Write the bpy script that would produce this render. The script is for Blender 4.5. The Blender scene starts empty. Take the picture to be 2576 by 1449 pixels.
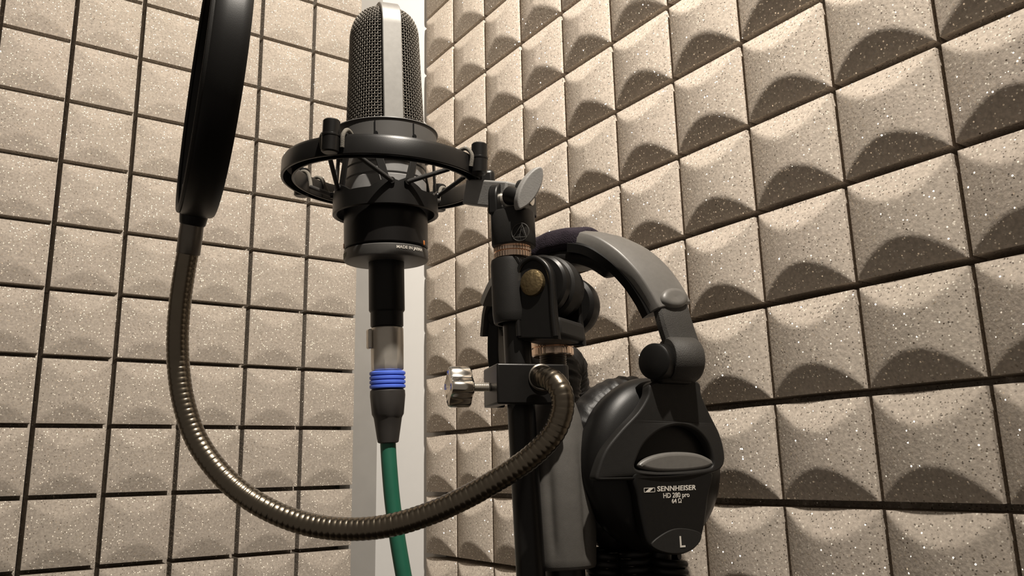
import bpy, bmesh, math, random
from math import sin, cos, pi, radians, sqrt
from mathutils import Vector, Matrix, noise

random.seed(7)
SC = bpy.context.scene
COL = SC.collection
V = Vector

# ------------------------------------------------------------------ camera solved from the tile grids of both walls
S = 0.06                      # one foam block
PV = 1.0166 * S               # vertical pitch
PR = 1.0666 * S               # horizontal pitch on the wall to the right
FPX = 2025.8127
YAW, PITCH, ROLL = 0.6075, 0.2198, -0.0234
CAM = V((-6.9713 * S, -13.6455 * S, 1.35))
FW = V((sin(YAW) * cos(PITCH), cos(YAW) * cos(PITCH), sin(PITCH)))
_rt = V((cos(YAW), -sin(YAW), 0))
_up = _rt.cross(FW)
AX = _rt * cos(ROLL) + _up * sin(ROLL)
BX = -_rt * sin(ROLL) + _up * cos(ROLL)
HF = V((sin(YAW), cos(YAW), 0))
HR = V((cos(YAW), -sin(YAW), 0))
UP = V((0, 0, 1))

def ray(x, y):
    return FW + AX * ((x - 1288) / FPX) - BX * ((y - 724.5) / FPX)
def P(x, y, Z):               # point seen at a pixel, Z metres along the view axis
    return CAM + ray(x, y) * Z
def PH(x, y, D):              # point seen at a pixel, D metres away over the floor
    r = ray(x, y)
    return CAM + r * (D / r.dot(HF))
def proj(p):
    d = p - CAM
    z = d.dot(FW)
    return 1288 + FPX * d.dot(AX) / z, 724.5 - FPX * d.dot(BX) / z, z
def dist(p):
    return (p - CAM).dot(HF)

class Fr:                     # a local frame
    def __init__(s, o, x, y, z):
        s.o, s.x, s.y, s.z = V(o), V(x).normalized(), V(y).normalized(), V(z).normalized()
    def __call__(s, a, b, c=0.0):
        return s.o + s.x * a + s.y * b + s.z * c
    def at(s, a, b, c):
        return Fr(s(a, b, c), s.x, s.y, s.z)
    def hit(s, px, py, z=0.0):  # where the sight line of a pixel meets the plane z of this frame
        r = ray(px, py)
        t = (s.o + s.z * z - CAM).dot(s.z) / r.dot(s.z)
        q = CAM + r * t - s.o
        return q.dot(s.x), q.dot(s.y)

def zframe(o, z, xh=None):
    z = V(z).normalized()
    x = V(xh) if xh is not None else (V((1, 0, 0)) if abs(z.x) < .8 else V((0, 1, 0)))
    x = (x - z * x.dot(z)).normalized()
    return Fr(o, x, z.cross(x), z)

# ------------------------------------------------------------------ mesh building
class MB:
    def __init__(s):
        s.v, s.f = [], []
    def add(s, verts, faces):
        n = len(s.v)
        s.v += [V(p) for p in verts]
        s.f += [tuple(i + n for i in f) for f in faces]
        return s
    def loft(s, rings, closed=True, caps=True, loop=False):
        n = len(rings[0]); m = len(rings)
        vs = [p for r in rings for p in r]
        fs = []
        for i in range(m if loop else m - 1):
            a, b = i * n, ((i + 1) % m) * n
            for j in range(n if closed else n - 1):
                k = (j + 1) % n
                fs.append((a + j, a + k, b + k, b + j))
        if caps and not loop and closed:
            fs.append(tuple(reversed(range(n))))
            fs.append(tuple((m - 1) * n + j for j in range(n)))
        return s.add(vs, fs)
    def lathe(s, fr, prof, n=48, loop=False, caps=True, sx=1.0, sy=1.0, rmod=None):
        rings = []
        for r, h in prof:
            ring = []
            for k in range(n):
                a = 2 * pi * k / n
                rr = r if rmod is None else r * rmod(a, h)
                ring.append(fr(rr * cos(a) * sx, rr * sin(a) * sy, h))
            rings.append(ring)
        return s.loft(rings, True, caps, loop)
    def tube(s, pts, r, n=12, caps=True):
        pts = [V(p) for p in pts]
        m = len(pts)
        t0 = (pts[1] - pts[0]).normalized()
        x = t0.orthogonal().normalized()
        rings = []
        for i, p in enumerate(pts):
            t = (pts[min(i + 1, m - 1)] - pts[max(i - 1, 0)]).normalized()
            x = (x - t * x.dot(t)).normalized()
            y = t.cross(x)
            rr = r(i / (m - 1)) if callable(r) else r
            rings.append([p + x * (rr * cos(2 * pi * k / n)) + y * (rr * sin(2 * pi * k / n)) for k in range(n)])
        return s.loft(rings, True, caps)
    def box(s, fr, a, b, c, off=(0, 0, 0)):
        vs = [fr(off[0] + x * a / 2, off[1] + y * b / 2, off[2] + z * c / 2) for x in (-1, 1) for y in (-1, 1) for z in (-1, 1)]
        return s.add(vs, [(0, 1, 3, 2), (4, 6, 7, 5), (0, 4, 5, 1), (2, 3, 7, 6), (0, 2, 6, 4), (1, 5, 7, 3)])
    def prism(s, fr, pts, z0, z1):
        n = len(pts)
        vs = [fr(x, y, z0) for x, y in pts] + [fr(x, y, z1) for x, y in pts]
        fs = [tuple(reversed(range(n))), tuple(range(n, 2 * n))]
        fs += [(j, (j + 1) % n, n + (j + 1) % n, n + j) for j in range(n)]
        return s.add(vs, fs)
    def bead(s, fr, R, r, n=48, m=12, sx=1.0, sy=1.0, h=0.0):
        prof = [(R + r * cos(2 * pi * k / m), h + r * sin(2 * pi * k / m)) for k in range(m)]
        return s.lathe(fr, prof, n, loop=True, sx=sx, sy=sy)

def crom(pts, n=8, closed=False):
    pts = [V(p) for p in pts]
    m = len(pts); out = []
    for i in range(m if closed else m - 1):
        if closed:
            a, b, c, d = (pts[(i + k) % m] for k in (-1, 0, 1, 2))
        else:
            b, c = pts[i], pts[i + 1]
            a = pts[i - 1] if i else b * 2 - c
            d = pts[i + 2] if i + 2 < m else c * 2 - b
        for k in range(n):
            t = k / n
            out.append(0.5 * ((2 * b) + (c - a) * t + (2 * a - 5 * b + 4 * c - d) * t * t + (3 * b - a - 3 * c + d) * t ** 3))
    if not closed:
        out.append(pts[-1])
    return out

def evenly(pts, step):
    L = [0.0]
    for a, b in zip(pts, pts[1:]):
        L.append(L[-1] + (b - a).length)
    n = max(2, int(L[-1] / step)); out = []; j = 0
    for i in range(n + 1):
        t = L[-1] * i / n
        while j < len(L) - 2 and L[j + 1] < t:
            j += 1
        w = (t - L[j]) / max(1e-9, L[j + 1] - L[j])
        out.append(pts[j].lerp(pts[j + 1], w))
    return out

def wpos(o):
    p = V((0, 0, 0))
    while o is not None:
        p = p + o.location; o = o.parent
    return p

def obj(name, mb, mat, parent=None, label=None, smooth=35, bevel=None, seg=3, sub=0):
    me = bpy.data.meshes.new(name)
    off = wpos(parent) if parent is not None else V((0, 0, 0))
    if isinstance(mb, MB):
        me.from_pydata([p - off for p in mb.v], [], mb.f)
        bm = bmesh.new(); bm.from_mesh(me)
        bmesh.ops.recalc_face_normals(bm, faces=bm.faces)
        bm.to_mesh(me); bm.free()
    me.materials.append(mat)
    if smooth:
        for p in me.polygons:
            p.use_smooth = True
        me.set_sharp_from_angle(angle=radians(smooth))
    o = bpy.data.objects.new(name, me)
    COL.objects.link(o)
    if parent is not None:
        o.parent = parent
    if label:
        o['label'] = label
    if bevel:
        m = o.modifiers.new('Bevel', 'BEVEL')
        m.width = bevel; m.segments = seg; m.limit_method = 'ANGLE'; m.angle_limit = radians(40)
        m.harden_normals = False
    if sub:
        m = o.modifiers.new('Subdivision', 'SUBSURF'); m.levels = sub; m.render_levels = sub
    return o

def thing(name, loc, label, cat, group=None):
    o = bpy.data.objects.new(name, None)
    o.empty_display_size = 0.02
    COL.objects.link(o)
    o.location = loc
    o['label'] = label; o['category'] = cat; o['kind'] = 'thing'
    if group:
        o['group'] = group
    return o

def struct(name, mb, mat, label, cat, **k):
    o = obj(name, mb, mat, **k)
    o['kind'] = 'structure'; o['label'] = label; o['category'] = cat
    return o

def from_curve(cu, fr, z0):
    tmp = bpy.data.objects.new('outline', cu)
    COL.objects.link(tmp)
    bpy.context.view_layer.update()
    me = bpy.data.meshes.new_from_object(tmp.evaluated_get(bpy.context.evaluated_depsgraph_get()))
    mb = MB()
    mb.add([fr(v.co.x, v.co.y, v.co.z + z0) for v in me.vertices], [tuple(p.vertices) for p in me.polygons])
    bpy.data.objects.remove(tmp); bpy.data.meshes.remove(me); bpy.data.curves.remove(cu)
    return mb

def plate(fr, loops, z0, z1, bev=0.0):
    """flat plate with holes, outline loops in the frame's own plane"""
    cu = bpy.data.curves.new('outline', 'CURVE')
    cu.dimensions = '2D'; cu.fill_mode = 'BOTH'
    h = (z1 - z0) / 2
    cu.extrude = max(0.0, h - bev); cu.bevel_depth = bev; cu.bevel_resolution = 3
    cu.offset = -bev
    for lp in loops:
        sp = cu.splines.new('POLY'); sp.points.add(len(lp) - 1)
        for q, (x, y) in zip(sp.points, lp):
            q.co = (x, y, 0, 1)
        sp.use_cyclic_u = True
    return from_curve(cu, fr, (z0 + z1) / 2)

def text(body, fr, size, z0, depth=0.00015, align='LEFT', offset=0.0, shear=0.0, spacing=1.0, xs=1.0, wrap=None):
    cu = bpy.data.curves.new('lettering', 'FONT')
    cu.body = body; cu.size = size; cu.align_x = align; cu.extrude = depth
    cu.offset = offset; cu.shear = shear; cu.space_character = spacing
    cu.resolution_u = 6
    f = fr
    if wrap:
        f = lambda a, b, c: wrap(a * xs, b, c)
    else:
        f = lambda a, b, c: fr(a * xs, b, c)
    return from_curve(cu, f, z0)

# ------------------------------------------------------------------ materials
def new_mat(name):
    m = bpy.data.materials.new(name); m.use_nodes = True
    nt = m.node_tree
    return m, nt, nt.nodes['Principled BSDF'], nt.nodes['Material Output']

def node(nt, kind, **k):
    n = nt.nodes.new(kind)
    for a, b in k.items():
        setattr(n, a, b)
    return n

def simple(name, col, rough=0.5, metal=0.0, bump=0.0, scale=900.0, spec=0.5, var=0.15, coat=0.0):
    m, nt, b, out = new_mat(name)
    b.inputs['Roughness'].default_value = rough
    b.inputs['Metallic'].default_value = metal
    b.inputs['Specular IOR Level'].default_value = spec
    b.inputs['Coat Weight'].default_value = coat
    geo = node(nt, 'ShaderNodeNewGeometry')
    nz = node(nt, 'ShaderNodeTexNoise')
    nz.inputs['Scale'].default_value = scale * 0.12
    nz.inputs['Detail'].default_value = 6
    nt.links.new(geo.outputs['Position'], nz.inputs['Vector'])
    rp = node(nt, 'ShaderNodeMix', data_type='RGBA')
    rp.inputs[6].default_value = (*[c * (1 - var) for c in col], 1)
    rp.inputs[7].default_value = (*[min(1, c * (1 + var)) for c in col], 1)
    nt.links.new(nz.outputs['Fac'], rp.inputs[0])
    nt.links.new(rp.outputs[2], b.inputs['Base Color'])
    if bump:
        n2 = node(nt, 'ShaderNodeTexNoise')
        n2.inputs['Scale'].default_value = scale
        n2.inputs['Detail'].default_value = 3
        nt.links.new(geo.outputs['Position'], n2.inputs['Vector'])
        bp = node(nt, 'ShaderNodeBump')
        bp.inputs['Strength'].default_value = bump
        bp.inputs['Distance'].default_value = 0.0006
        nt.links.new(n2.outputs['Fac'], bp.inputs['Height'])
        nt.links.new(bp.outputs['Normal'], b.inputs['Normal'])
    return m

def foam_material(name, k):
    m, nt, b, out = new_mat(name)
    L = nt.links.new
    b.inputs['Roughness'].default_value = 0.85
    b.inputs['Specular IOR Level'].default_value = 0.15
    geo = node(nt, 'ShaderNodeNewGeometry')
    # large soft tint changes and fine grain
    n1 = node(nt, 'ShaderNodeTexNoise'); n1.inputs['Scale'].default_value = 9; n1.inputs['Detail'].default_value = 3
    n2 = node(nt, 'ShaderNodeTexNoise'); n2.inputs['Scale'].default_value = 520; n2.inputs['Detail'].default_value = 4
    for n in (n1, n2):
        L(geo.outputs['Position'], n.inputs['Vector'])
    c1 = node(nt, 'ShaderNodeMix', data_type='RGBA')
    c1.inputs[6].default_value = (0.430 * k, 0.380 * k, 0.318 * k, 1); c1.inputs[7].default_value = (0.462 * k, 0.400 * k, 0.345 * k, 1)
    L(n1.outputs['Fac'], c1.inputs[0])
    mr = node(nt, 'ShaderNodeMapRange'); mr.inputs[1].default_value = 0.3; mr.inputs[2].default_value = 0.7
    mr.inputs[3].default_value = 0.78; mr.inputs[4].default_value = 1.16
    L(n2.outputs['Fac'], mr.inputs[0])
    c2 = node(nt, 'ShaderNodeMix', data_type='RGBA', blend_type='MULTIPLY'); c2.inputs[0].default_value = 1
    L(c1.outputs[2], c2.inputs[6]); L(mr.outputs[0], c2.inputs[7])
    # pale mica flecks
    def flecks(scale, thr, rad):
        vo = node(nt, 'ShaderNodeTexVoronoi'); vo.inputs['Scale'].default_value = scale
        L(geo.outputs['Position'], vo.inputs['Vector'])
        sep = node(nt, 'ShaderNodeSeparateColor'); L(vo.outputs['Color'], sep.inputs[0])
        g = node(nt, 'ShaderNodeMath', operation='GREATER_THAN'); g.inputs[1].default_value = thr
        L(sep.outputs[0], g.inputs[0])
        d = node(nt, 'ShaderNodeMath', operation='LESS_THAN'); d.inputs[1].default_value = rad
        L(vo.outputs['Distance'], d.inputs[0])
        mu = node(nt, 'ShaderNodeMath', operation='MULTIPLY'); L(g.outputs[0], mu.inputs[0]); L(d.outputs[0], mu.inputs[1])
        return mu, vo, sep
    f1, v1, s1 = flecks(780, 0.92, 0.40)
    f2, v2, s2 = flecks(460, 0.978, 0.22)
    c3 = node(nt, 'ShaderNodeMix', data_type='RGBA'); c3.inputs[7].default_value = (0.95, 0.88, 0.76, 1)
    L(f1.outputs[0], c3.inputs[0]); L(c2.outputs[2], c3.inputs[6])
    c4 = node(nt, 'ShaderNodeMix', data_type='RGBA'); c4.inputs[7].default_value = (0.10, 0.075, 0.055, 1)
    L(f2.outputs[0], c4.inputs[0]); L(c3.outputs[2], c4.inputs[6])
    L(c4.outputs[2], b.inputs['Base Color'])
    bp = node(nt, 'ShaderNodeBump'); bp.inputs['Strength'].default_value = 0.35; bp.inputs['Distance'].default_value = 0.0006
    L(n2.outputs['Fac'], bp.inputs['Height']); L(bp.outputs['Normal'], b.inputs['Normal'])
    # mirror-like flakes lying at random angles
    f3, v3, s3 = flecks(820, 0.80, 0.40)
    gl = node(nt, 'ShaderNodeBsdfGlossy'); gl.inputs['Roughness'].default_value = 0.24
    gl.inputs['Color'].default_value = (1, 0.93, 0.82, 1)
    vs = node(nt, 'ShaderNodeVectorMath', operation='SUBTRACT'); vs.inputs[1].default_value = (0.5, 0.5, 0.5)
    L(v3.outputs['Color'], vs.inputs[0])
    sc = node(nt, 'ShaderNodeVectorMath', operation='SCALE'); sc.inputs['Scale'].default_value = 1.5
    L(vs.outputs[0], sc.inputs[0])
    ad = node(nt, 'ShaderNodeVectorMath', operation='ADD'); L(sc.outputs[0], ad.inputs[0]); L(geo.outputs['Normal'], ad.inputs[1])
    no = node(nt, 'ShaderNodeVectorMath', operation='NORMALIZE'); L(ad.outputs[0], no.inputs[0])
    L(no.outputs[0], gl.inputs['Normal'])
    mf = node(nt, 'ShaderNodeMath', operation='MULTIPLY'); mf.inputs[1].default_value = 0.75
    L(f3.outputs[0], mf.inputs[0])
    mx = node(nt, 'ShaderNodeMixShader'); L(mf.outputs[0], mx.inputs[0]); L(b.outputs[0], mx.inputs[1]); L(gl.outputs[0], mx.inputs[2])
    L(mx.outputs[0], out.inputs['Surface'])
    return m

FOAM_L = foam_material('sparkling_foam_dimmed', 0.80)  # same foam darkened in colour, to offset the lamp's stronger light on this wall
FOAM_R = foam_material('sparkling_foam_brightened', 1.28)  # same foam lightened in colour, to offset the lamp's grazing light here
M_BLACK = simple('black_plastic', (0.007, 0.0065, 0.006), 0.40, spec=0.28, bump=0.06, scale=2600)
M_SATIN = simple('satin_black_metal', (0.010, 0.0092, 0.0085), 0.35, metal=0.15, spec=0.36, bump=0.04, scale=2400)
M_DARKGREY = simple('dark_grey_plastic', (0.017, 0.016, 0.0148), 0.48, spec=0.24, bump=0.10, scale=2200)
M_TEXGREY = simple('textured_grey_plastic', (0.046, 0.043, 0.039), 0.55, spec=0.3, bump=0.5, scale=1900)
M_BAND = simple('grey_headband_plastic', (0.125, 0.118, 0.108), 0.42, bump=0.08, scale=2600)
M_GRIP = simple('grey_rubber_grip', (0.085, 0.079, 0.071), 0.60, spec=0.35, bump=0.15, scale=2600)
M_MIC = simple('microphone_black_paint', (0.007, 0.0062, 0.0058), 0.34, spec=0.28, bump=0.03, scale=2600)
M_MICGREY = simple('microphone_grey_paint', (0.30, 0.295, 0.29), 0.36, metal=0.3, bump=0.03, scale=2600)
M_STRIP = simple('brushed_grey_strip', (0.22, 0.212, 0.198), 0.48, metal=0.3, bump=0.04, scale=2600)
M_WIRE = simple('grille_wire', (0.16, 0.145, 0.125), 0.40, metal=0.5)
M_VOID = simple('dark_screen', (0.006, 0.006, 0.006), 0.8, spec=0.1)
M_FABRICBLK = simple('black_mesh_fabric', (0.020, 0.020, 0.019), 0.9, bump=0.5, scale=3000)
M_CHROME = simple('polished_chrome', (0.72, 0.68, 0.62), 0.16, metal=1.0)
M_NICKEL = simple('satin_nickel', (0.60, 0.56, 0.50), 0.34, metal=0.75, bump=0.03)
M_GOOSE = simple('gunmetal', (0.185, 0.158, 0.122), 0.27, metal=1.0, bump=0.05)
M_SLEEVE = simple('brushed_gunmetal', (0.17, 0.155, 0.135), 0.38, metal=0.9, bump=0.1)
M_BRASS = simple('copper_brass', (0.86, 0.66, 0.52), 0.22, metal=1.0, bump=0.05)
M_BOLT = simple('worn_brass_bolt', (0.24, 0.18, 0.095), 0.42, metal=0.9, bump=0.9, scale=420, var=0.7)
M_BLUE = simple('blue_plastic', (0.09, 0.17, 0.74), 0.45)
M_GREEN = simple('green_rubber_cable', (0.012, 0.105, 0.062), 0.5)
M_BOOT = simple('grey_black_boot', (0.035, 0.031, 0.028), 0.5)
M_CORD = simple('elastic_cord', (0.022, 0.020, 0.018), 0.8, bump=0.5, scale=2500)
M_CORDW = simple('worn_elastic', (0.17, 0.155, 0.13), 0.85, bump=0.8, scale=2500)
M_PAD = simple('fuzzy_purple_fleece', (0.030, 0.024, 0.031), 1.0, bump=1.0, scale=1300, spec=0.1, var=0.5)
M_LEATHER = simple('black_leatherette', (0.011, 0.010, 0.0095), 0.46, spec=0.3, bump=0.2, scale=700)
M_WHITE = simple('white_print', (0.62, 0.58, 0.52), 0.6)
M_WALLW = simple('white_painted_panel', (0.70, 0.69, 0.67), 0.7, bump=0.04, var=0.02)
M_WALLG = simple('grey_painted_strip', (0.235, 0.225, 0.21), 0.6, bump=0.08, scale=300, var=0.12)
M_WALLD = simple('wall_backing', (0.30, 0.26, 0.215), 0.85)
M_FLOOR = simple('dark_carpet', (0.10, 0.085, 0.07), 0.95, bump=0.8, scale=500)
M_RING = simple('ring_grey_plastic', (0.075, 0.072, 0.068), 0.45, spec=0.35)
M_PALE = simple('pale_grey_plastic', (0.27, 0.262, 0.25), .5, bump=.15)
M_ORANGE = simple('orange_mark', (0.55, 0.17, 0.03), 0.5)

# ------------------------------------------------------------------ the setting
WT = 0.030                                    # wall surface behind the block tops
def wall_mb(o, u, w, h):
    o, u = V(o), V(u)
    n = u.cross(UP)
    return MB().box(Fr(o + u * (w / 2) + UP * (h / 2), u, n, UP), w, 0.06, h)
struct('wall_left', MB().add(
    [(-1.6, WT, 0), (0.06, WT, 0), (0.06, WT, 2.6), (-1.6, WT, 2.6), (-1.6, WT + .06, 0), (0.06, WT + .06, 0), (0.06, WT + .06, 2.6), (-1.6, WT + .06, 2.6)],
    [(0, 1, 2, 3), (4, 7, 6, 5), (0, 4, 5, 1), (3, 2, 6, 7), (0, 3, 7, 4), (1, 5, 6, 2)]), M_WALLD,
    'wall under the evenly lit foam panels behind the pop filter', 'wall', smooth=0)
struct('wall_right', MB().add(
    [(WT, WT, 0), (WT, -1.9, 0), (WT, -1.9, 2.6), (WT, WT, 2.6), (WT + .06, WT, 0), (WT + .06, -1.9, 0), (WT + .06, -1.9, 2.6), (WT + .06, WT, 2.6)],
    [(0, 1, 2, 3), (4, 7, 6, 5), (0, 4, 5, 1), (3, 2, 6, 7), (0, 3, 7, 4), (1, 5, 6, 2)]), M_WALLD,
    'wall under the steeply seen foam panels behind the headphones', 'wall', smooth=0)
struct('floor', MB().add(
    [(-1.6, -1.9, 0), (WT, -1.9, 0), (WT, WT, 0), (-1.6, WT, 0), (-1.6, -1.9, -.05), (WT, -1.9, -.05), (WT, WT, -.05), (-1.6, WT, -.05)],
    [(0, 1, 2, 3), (4, 7, 6, 5), (0, 4, 5, 1), (3, 2, 6, 7), (0, 3, 7, 4), (1, 5, 6, 2)]), M_FLOOR,
    'dark carpeted booth floor', 'floor', smooth=0)
# bare corner: grey strip on the one wall, white filler panel across the corner
struct('trim_1', MB().add(
    [(-0.0700, 0.012, 0), (-0.0275, 0.012, 0), (-0.0275, 0.012, 2.6), (-0.0700, 0.012, 2.6), (-0.0700, WT, 0), (-0.0275, WT, 0), (-0.0275, WT, 2.6), (-0.0700, WT, 2.6)],
    [(0, 1, 2, 3), (4, 7, 6, 5), (0, 4, 5, 1), (3, 2, 6, 7), (0, 3, 7, 4), (1, 5, 6, 2)]), M_WALLG,
    'scuffed grey vertical strip beside the bare corner', 'trim', smooth=0)
struct('trim_2', MB().add(
    [(-0.0275, 0.0119, 0), (0.016, -0.064, 0), (WT, -0.064, 0), (WT, WT, 0), (-0.0275, WT, 0),
     (-0.0275, 0.0119, 2.6), (0.016, -0.064, 2.6), (WT, -0.064, 2.6), (WT, WT, 2.6), (-0.0275, WT, 2.6)],
    [(0, 1, 6, 5), (1, 2, 7, 6), (2, 3, 8, 7), (3, 4, 9, 8), (4, 0, 5, 9), (4, 3, 2, 1, 0), (5, 6, 7, 8, 9)]), M_WALLW,
    'smooth white panel running up the bare corner', 'trim', smooth=0)

# ------------------------------------------------------------------ foam panels, five blocks by five
def panel_mesh(name, mat, pu, pv, dome, slope, crease, gu=0.0042, gap=0.0042, depth=0.0220, sheet=0.008):
    """local: x across, z up, y = -out of the wall; origin at lower corner of the groove grid, y=0 at the block rims"""
    mb = MB()
    N = 40
    rnd = random.Random(3)
    # backing sheet
    w, h = 5 * pu, 5 * pv
    fr = Fr((w / 2, depth + sheet / 2, h / 2), (1, 0, 0), (0, 1, 0), (0, 0, 1))
    mb.box(fr, w - 0.0006, sheet, h - 0.0006)
    for i in range(5):
        for j in range(5):
            x0, z0 = i * pu + gu / 2, j * pv + gap / 2
            bw, bh = pu - gu, pv - gap
            d = dome * rnd.uniform(0.93, 1.05)
            verts, faces = [], []
            # grid lines gathered near the rims
            us = [0.5 - 0.5 * cos(pi * k / N) * (0.6 + 0.4 * abs(cos(pi * k / N))) for k in range(N + 1)]
            for b in us:
                for a in us:
                    f = d * max(0.0, sin(pi * a)) ** 0.85
                    if crease:
                        f += 0.06 * d * max(0.0, 1 - abs(a - 0.5) / 0.10)
                    k1, k2 = slope * b * bh, slope * (1 - b) * bh
                    t = 0.0004                      # slightly rounded ridges
                    def smin(p, q):
                        hh = max(t - abs(p - q), 0.0) / t
                        return min(p, q) - hh * hh * t * 0.25
                    z = max(0.0, smin(smin(f, k1), k2))
                    verts.append((x0 + a * bw, -z, z0 + b * bh))
            n = N + 1
            for q in range(N):
                for p in range(N):
                    faces.append((q * n + p, q * n + p + 1, (q + 1) * n + p + 1, (q + 1) * n + p))
            rim = [p for p in range(n)] + [q * n + N for q in range(1, n)] + [N * n + p for p in range(N - 1, -1, -1)] + [q * n for q in range(N - 1, 0, -1)]
            base = len(verts)
            for r in rim:
                x, y, z = verts[r]
                verts.append((x, depth + 0.0005, z))
            m = len(rim)
            for k in range(m):
                faces.append((rim[k], base + k, base + (k + 1) % m, rim[(k + 1) % m]))
            mb.add(verts, faces)
    me = bpy.data.meshes.new(name)
    me.from_pydata(mb.v, [], mb.f)
    bm = bmesh.new(); bm.from_mesh(me); bmesh.ops.recalc_face_normals(bm, faces=bm.faces); bm.to_mesh(me); bm.free()
    me.materials.append(mat)
    for p in me.polygons:
        p.use_smooth = True
    me.set_sharp_from_angle(angle=radians(48))
    return me

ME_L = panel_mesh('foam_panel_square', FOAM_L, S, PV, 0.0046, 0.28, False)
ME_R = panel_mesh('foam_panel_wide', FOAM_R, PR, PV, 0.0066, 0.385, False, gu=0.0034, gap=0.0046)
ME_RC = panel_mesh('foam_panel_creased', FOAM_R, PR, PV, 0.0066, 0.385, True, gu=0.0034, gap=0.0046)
def foam(me, loc, rz, label, grp):
    o = bpy.data.objects.new('acoustic_foam_panel', me)
    COL.objects.link(o)
    o.location = loc; o.rotation_euler = (0, 0, rz)
    o['label'] = label; o['category'] = 'foam panel'; o['kind'] = 'thing'; o['group'] = grp
def zl(k): return CAM.z + (6.4059 - (k - 0.4451) * 1.0166) * S
def zr(k): return CAM.z + (6.4059 - (k - 2.2981) * 1.0166) * S
GL, GR = 'foam panels on the evenly lit wall', 'foam panels on the steeply seen wall'
UL0, UR0 = 0.9824 * S, 0.8268 * S
lab_l = [['sparkling beige foam panel next to the grey corner strip, uppermost, beside the microphone head',
          'sparkling beige foam panel next to the grey corner strip, between pop filter and microphone body',
          'sparkling beige foam panel next to the grey corner strip, lowest, behind the gooseneck curve'],
         ['sparkling beige foam panel outside the pop filter, uppermost, mostly cut off by the frame',
          'sparkling beige foam panel outside the pop filter, middle one, level with its rim',
          'sparkling beige foam panel outside the gooseneck, lowest, with faint arcs on its blocks']]
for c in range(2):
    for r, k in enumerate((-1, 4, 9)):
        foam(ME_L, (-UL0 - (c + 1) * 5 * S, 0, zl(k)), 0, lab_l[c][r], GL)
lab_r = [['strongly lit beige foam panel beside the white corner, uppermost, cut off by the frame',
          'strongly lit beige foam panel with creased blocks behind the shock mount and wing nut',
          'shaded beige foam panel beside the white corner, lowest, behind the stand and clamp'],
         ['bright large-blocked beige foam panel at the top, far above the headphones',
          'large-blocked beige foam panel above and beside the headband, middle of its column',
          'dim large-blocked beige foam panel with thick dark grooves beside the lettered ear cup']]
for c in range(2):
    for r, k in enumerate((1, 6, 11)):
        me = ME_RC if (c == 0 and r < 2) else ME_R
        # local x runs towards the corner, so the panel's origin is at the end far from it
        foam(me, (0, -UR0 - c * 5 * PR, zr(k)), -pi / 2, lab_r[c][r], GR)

# ------------------------------------------------------------------ microphone
MO = P(972, 661, 0.525)                       # centre of the underside
MT = P(966, 40, 0.5525)
MZ = (MT - MO).normalized()
MY = (HF - MZ * HF.dot(MZ)).normalized()      # away from the camera
MX = MY.cross(MZ)
MF = Fr(MO, MX, MY, MZ)
def mh(y):                                    # height on the microphone axis seen at image row y
    lo, hi = -0.4, 0.4
    for _ in range(50):
        m = (lo + hi) / 2
        if proj(MF(0, 0, m))[1] > y: lo = m
        else: hi = m
    return lo
def mr(px, h):
    return px * proj(MF(0, 0, h))[2] / FPX
def around(az, r, h):                         # az in degrees, 270 = towards the camera, 0 = to its right
    return MF(r * cos(radians(az)), r * sin(radians(az)), h)

mic = thing('condenser_microphone', MF(0, 0, mh(822)), 'black side-address studio microphone with woven wire grille held upright in the shock mount', 'microphone')
R0 = mr(105, 0)
hb = mh(630)
h_g = mh(338)
body = MB().lathe(MF, [(0.001, hb + .0005), (R0 - .0006, hb + .0005), (R0, hb + .0011), (R0, mh(512))], 72)
obj('body', body, M_MIC, mic)
up = MB().lathe(MF, [(R0 - .0004, mh(512)), (R0 - .0004, mh(466)), (R0 - .0012, mh(463)), (R0 - .0022, mh(462)), (R0 - .0022, mh(459)), (R0 - .0010, mh(458)),
                     (R0 - .0010, mh(436)), (R0 - .0022, mh(435)), (R0 - .0022, mh(432)), (R0 - .0010, mh(431)), (R0 - .0010, h_g), (0.001, h_g)], 72)
obj('upper_body', up, M_MICGREY, mic, label='grey upper body section with two grooves')
ring = MB().lathe(MF, [(0.001, 0), (R0 - .0016, 0), (R0 - .0005, .0004), (R0, .0014), (R0, hb - .0012), (R0 - .0006, hb - .0006), (0.001, hb - .0006)], 72)
base = obj('base_ring', ring, simple('satin_dark_metal', (0.11, 0.106, 0.10), 0.48, metal=0.6, bump=0.03, scale=2600), mic)
R1 = mr(44.5, -.01)
hs, he = mh(785), mh(823)
stem = MB().lathe(MF, [(0.001, .0002), (R1, .0002), (R1, hs + .001), (R1 - .0006, hs), (R1 - .0010, hs - .0004), (R1 - .0010, he + .0006), (R1 - .0016, he), (0.001, he)], 48)
obj('stem', stem, M_BLACK, mic)
# lettering wrapped round the base ring
def ringwrap(az0, h0):
    def w(a, b, c):
        az = radians(az0) + a / R0
        return MF((R0 + c) * cos(az), (R0 + c) * sin(az), h0 + b)
    return w
obj('lettering', text('MADE IN JAPAN', None, 0.0027, 0.0001, wrap=ringwrap(292, hb * 0.50), spacing=1.05, offset=0.00004, align='LEFT'), M_WHITE, base, smooth=0, label='white country-of-origin lettering')
obj('lettering', text('4050', None, 0.0052, 0.0001, wrap=ringwrap(188, hb * 0.22), align='LEFT', shear=0.2), simple('grey_print', (0.30, 0.28, 0.20), .6), base, smooth=0, label='grey model number')
for az in (196, 341):
    obj('indicator_mark', MB().box(zframe(around(az, R0, hb + .0022), around(az, 1, 0) - MF(0, 0, 0), MZ), .0030, .0016, .0006), M_ORANGE, mic, bevel=.0004, label='small orange mark')

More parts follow.
